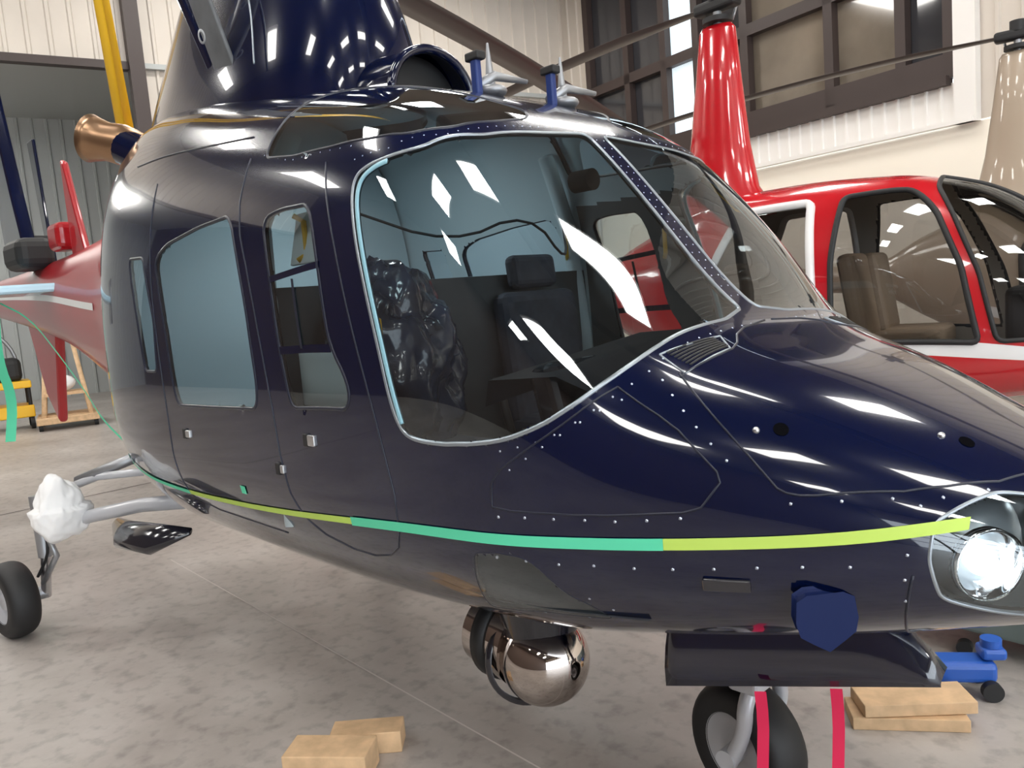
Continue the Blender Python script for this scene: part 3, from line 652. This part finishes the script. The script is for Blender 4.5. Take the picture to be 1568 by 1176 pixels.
sphere('dolly_bag',(.05,0,.72),.16,RAG,E,(1,1.1,.8),seg=16)
E=empty('tool_cart',(-15.6,.85,0),math.radians(-10))
box('cart_tray_low',(0,0,.3),(.7,1.1,.2),YEL,E,.02); box('cart_tray_top',(0,0,.75),(.7,1.1,.12),YEL,E,.02)
box('cart_engine',(0,.1,1.0),(.5,.7,.4),BLK,E,.1); tube('cart_hoop',smoothline([(0,-.4,.8),(0,-.4,1.4),(0,.1,1.7),(0,.4,1.3),(0,.4,.8)]),.03,GREYM,E)
for y in (-.5,.5):
    for x in (-.3,.3): cyl('cart_leg',(x,y,.1),(x,y,.8),.03,BLK,E); cyl('cart_wheel',(x,y-.03,.1),(x,y+.03,.1),.1,BLK,E)
# ================================================================ HANGAR
RH=math.radians(-11.5); HG=Matrix.Rotation(RH,4,'Z')
def hmesh(name,V,F,m,smooth=False): return mesh(name,[HG@Vector(v) for v in V],F,m,None,smooth)
SID=mat('beige_siding',(.66,.60,.53),.5,noise=.25,nscale=1.5,dark=.9); SIDW=mat('white_siding',(.85,.83,.80),.45); SIDG=mat('grey_siding',(.42,.44,.435),.5)
BRN=mat('brown_trim',(.045,.03,.027),.5); CREAM=mat('cream_wall',(.95,.89,.78),.6); BROWNW=mat('brown_wall',(.085,.058,.047),.7)
def ribwall(name,axis,const,s0,s1,z0,z1,m,sgn=1,pitch=.3,dep=.03):
    pr=[];s=s0
    while s<s1:
        for ds,d in ((0,0),(pitch*.72,0),(pitch*.78,dep),(pitch*.92,dep),(pitch*.98,0)):
            if s+ds<=s1: pr.append((s+ds,d))
        s+=pitch
    pr.append((s1,0)); V=[]
    for (q,d) in pr:
        for z in (z0,z1): V.append((q,const+d*sgn,z) if axis=='v' else (const+d*sgn,q,z))
    return hmesh(name,V,[(2*i,2*i+2,2*i+3,2*i+1) for i in range(len(pr)-1)],m)
def hbox(name,c,s,m,parent=None):
    o=box(name,(0,0,0),s,m,parent); o.matrix_world=HG@Matrix.Translation(c); return o
fl=bpy.data.materials.new('concrete_floor'); fl.use_nodes=True; nt=fl.node_tree; b=nt.nodes['Principled BSDF']
tc=nt.nodes.new('ShaderNodeTexCoord'); n1=nt.nodes.new('ShaderNodeTexNoise'); n1.inputs['Scale'].default_value=.9; n1.inputs['Detail'].default_value=8; n1.inputs['Roughness'].default_value=.65
n2=nt.nodes.new('ShaderNodeTexNoise'); n2.inputs['Scale'].default_value=14; n2.inputs['Detail'].default_value=8
r1=nt.nodes.new('ShaderNodeValToRGB'); r1.color_ramp.elements[0].position=.3; r1.color_ramp.elements[0].color=(.30,.265,.24,1); r1.color_ramp.elements[1].position=.7; r1.color_ramp.elements[1].color=(.52,.485,.455,1)
r2=nt.nodes.new('ShaderNodeValToRGB'); r2.color_ramp.elements[0].position=.3; r2.color_ramp.elements[0].color=(.72,.72,.72,1); r2.color_ramp.elements[1].position=.5; r2.color_ramp.elements[1].color=(1,1,1,1)
mx=nt.nodes.new('ShaderNodeMix'); mx.data_type='RGBA'; mx.blend_type='MULTIPLY'; mx.inputs[0].default_value=1
nt.links.new(tc.outputs['Object'],n1.inputs[0]); nt.links.new(tc.outputs['Object'],n2.inputs[0]); nt.links.new(n1.outputs[0],r1.inputs[0]); nt.links.new(n2.outputs[0],r2.inputs[0])
nt.links.new(r1.outputs[0],mx.inputs[6]); nt.links.new(r2.outputs[0],mx.inputs[7]); nt.links.new(mx.outputs[2],b.inputs['Base Color']); b.inputs['Roughness'].default_value=.33
bp=nt.nodes.new('ShaderNodeBump'); bp.inputs['Strength'].default_value=.08; nt.links.new(n2.outputs[0],bp.inputs['Height']); nt.links.new(bp.outputs[0],b.inputs['Normal'])
U0,U1,V0,V1,ZC=-13.7,15.0,-11.0,8.73,8.2
hmesh('floor',[(-22,V0,0),(U1,V0,0),(U1,V1+.2,0),(-22,V1+.2,0)],[(0,1,2,3)],fl)
JE=empty('floor_joints')
JN=mat('floor_joint',(.16,.14,.13),.8); JL=mat('floor_joint_light',(.62,.58,.55),.8)
def joint(nm,p,q,w,m):
    p=Vector(p);q=Vector(q);d=(q-p).normalized();s_=Vector((-d.y,d.x,0))*w/2; z=Vector((0,0,.002)); mesh(nm,[p-s_+z,p+s_+z,q+s_+z,q-s_+z],[(0,1,2,3)],m,JE,False)
joint('joint_1',(-5.5,-.15,0),(1,-.40,0),.007,JL); joint('joint_2',(-8.3,-6,0),(-8.4,8,0),.03,JN)
hmesh('ceiling',[(U0,V0,ZC),(U1,V0,ZC),(U1,V1,ZC),(U0,V1,ZC)],[(3,2,1,0)],mat('ceiling_brown',(.10,.082,.07),.8))
WU0,WU1=-12.75,-5.45
ribwall('wall_back','v',V1,U0,WU0,0,ZC,SID,-1)
ribwall('wall_back_right','v',V1,WU1,U1,3.3,ZC,SID,-1)
ribwall('wall_back_wainscot','v',V1-.06,WU0,WU1+.3,3.36,3.84,SIDW,-1,pitch=.2)
hmesh('wall_back_lower',[(WU0,V1,0),(U1,V1,0),(U1,V1,3.32),(WU0,V1,3.32)],[(0,1,2,3)],CREAM)
hbox('trim_1',((WU0+WU1)/2,V1-.08,3.33),(WU1-WU0+.6,.12,.06),SIDW); hbox('trim_2',((WU0+WU1)/2,V1-.1,3.87),(WU1-WU0,.16,.12),BRN)
PD=mat('dark_office_glass',(.035,.035,.04),.08,0,.5); PT=mat('tan_office_glass',(.24,.20,.155),.1,0,.5,noise=.2,nscale=.8,dark=.5); PBR=mat('bright_office_glass',(.75,.88,.95),.1,emit=.8)
mull=[-12.75,-11.6,-10.6,-9.8,-8.75,-7.2,-6.1,-5.45]
pm=[PD,PD,PBR,PD,PT,PT,PD]
WB=empty('window_1')
for i in range(len(mull)-1):
    a0,a1=mull[i],mull[i+1]
    for (z0,z1) in ((3.9,5.42),(5.56,ZC)):
        mesh('pane',[HG@Vector(q) for q in ((a0,V1+.04,z0),(a1,V1+.04,z0),(a1,V1+.04,z1),(a0,V1+.04,z1))],[(0,1,2,3)],pm[i],WB,False)
for u in mull: hbox('mullion',(u,V1-.04,(ZC+3.9)/2),(.15,.14,ZC-3.9),BRN,WB)
hbox('transom',((WU0+WU1)/2,V1-.04,5.48),(WU1-WU0,.14,.18),BRN,WB); hbox('transom_low',((WU0+WU1)/2,V1-.04,4.07),(WU1-WU0,.14,.28),BRN,WB)
hbox('trim_3',(WU1+.2,V1-.06,(ZC+3.3)/2),(.28,.12,ZC-3.3),SIDW)
ribwall('wall_left','u',U0,.35,V1,0,ZC,SID,1); ribwall('wall_left_header','u',U0,V0,.35,5.6,ZC,SID,1)
hbox('trim_4',(U0+.05,(V0+.35)/2,5.6),(.16,.35-V0,.12),BRN); hbox('trim_5',(U0+.12,.28,ZC/2),(.25,.22,ZC),BRN)
hbox('trim_6',(U0+.06,4.5,5.62),(.10,8.3,.08),SIDG)
ribwall('wall_annex_far','u',-21.5,V0,3.5,0,6.6,SIDG,1); hmesh('wall_annex_side',[(-21.5,3.5,0),(U0,3.5,0),(U0,3.5,6.6),(-21.5,3.5,6.6)],[(0,1,2,3)],SIDG)
hmesh('ceiling_annex',[(-21.5,V0,6.5),(U0,V0,6.1),(U0,3.5,6.1),(-21.5,3.5,6.5)],[(3,2,1,0)],SIDG)
hmesh('wall_front',[(-21.5,V0,0),(U1,V0,0),(U1,V0,ZC),(-21.5,V0,ZC)],[(3,2,1,0)],BROWNW)
hmesh('wall_right_upper',[(U1,V0,6.0),(U1,V1,6.0),(U1,V1,ZC),(U1,V0,ZC)],[(3,2,1,0)],SID)
DR=empty('door_1')
for k in range(13): hbox('door_stile',(U1,V0+(V1-V0)*k/12,3.0),(.12,.12,6.0),BRN,DR)
for z in (.1,1.6,3.0,4.5,5.95): hbox('door_rail',(U1,(V0+V1)/2,z),(.12,V1-V0,.12),BRN,DR)
LM=mat('lamp_panel',(1.0,.97,.92),.5,emit=26)
for u in (-11,-6,-.9,4.2,9.3):
    for v in (-8.0,-3.5,1.1,5.6):
        F_=empty('ceiling_lamp')
        hbox('lamp_tray',(u,v,ZC-.5),(1.0,2.1,.08),WHITEP,F_); hbox('lamp_diffuser',(u,v,ZC-.55),(.85,1.95,.03),LM,F_); hbox('lamp_rod',(u,v,ZC-.24),(.03,.03,.45),GREYM,F_)
F_=empty('ceiling_lamp'); hbox('lamp_diffuser',(-17.5,-5.5,6.1),(2.0,2.0,.05),LM,F_)  # unseen panel added to brighten the annex bay
E=empty('hoist_straps')
for k,(dx,dy) in enumerate(((0,0),(-.13,.10))):
    tube('strap_%d'%k,[(-5.70+dx*2,-.30+dy,ZC-.05),(-5.22+dx,-.20+dy,2.72)],.028,YEL,E,seg=8,flat=.35)
box('strap_hook',(-5.30,-.15,2.70),(.12,.16,.14),YEL,E,.02)
w=bpy.data.worlds.new('World'); sc.world=w; w.use_nodes=True; w.node_tree.nodes['Background'].inputs[0].default_value=(.85,.93,1,1); w.node_tree.nodes['Background'].inputs[1].default_value=6.5
th=math.radians(43.5); p=math.radians(6.5); ro=math.radians(4.6)
D=Vector((-math.cos(th),math.sin(th),0)); R=Vector((math.sin(th),math.cos(th),0)); U=Vector((0,0,1))
fw=D*math.cos(p)-U*math.sin(p); up=U*math.cos(p)+D*math.sin(p)
Rr=R*math.cos(ro)-up*math.sin(ro); Ur=up*math.cos(ro)+R*math.sin(ro); C=Vector((0,-2.047,1.617))
cam=bpy.data.cameras.new('camera'); co=bpy.data.objects.new('camera',cam); link(co)
cam.sensor_width=36; cam.lens=1250/1600*36; cam.clip_start=.05
co.matrix_world=Matrix(((Rr.x,Ur.x,-fw.x,C.x),(Rr.y,Ur.y,-fw.y,C.y),(Rr.z,Ur.z,-fw.z,C.z),(0,0,0,1)))
sc.camera=co
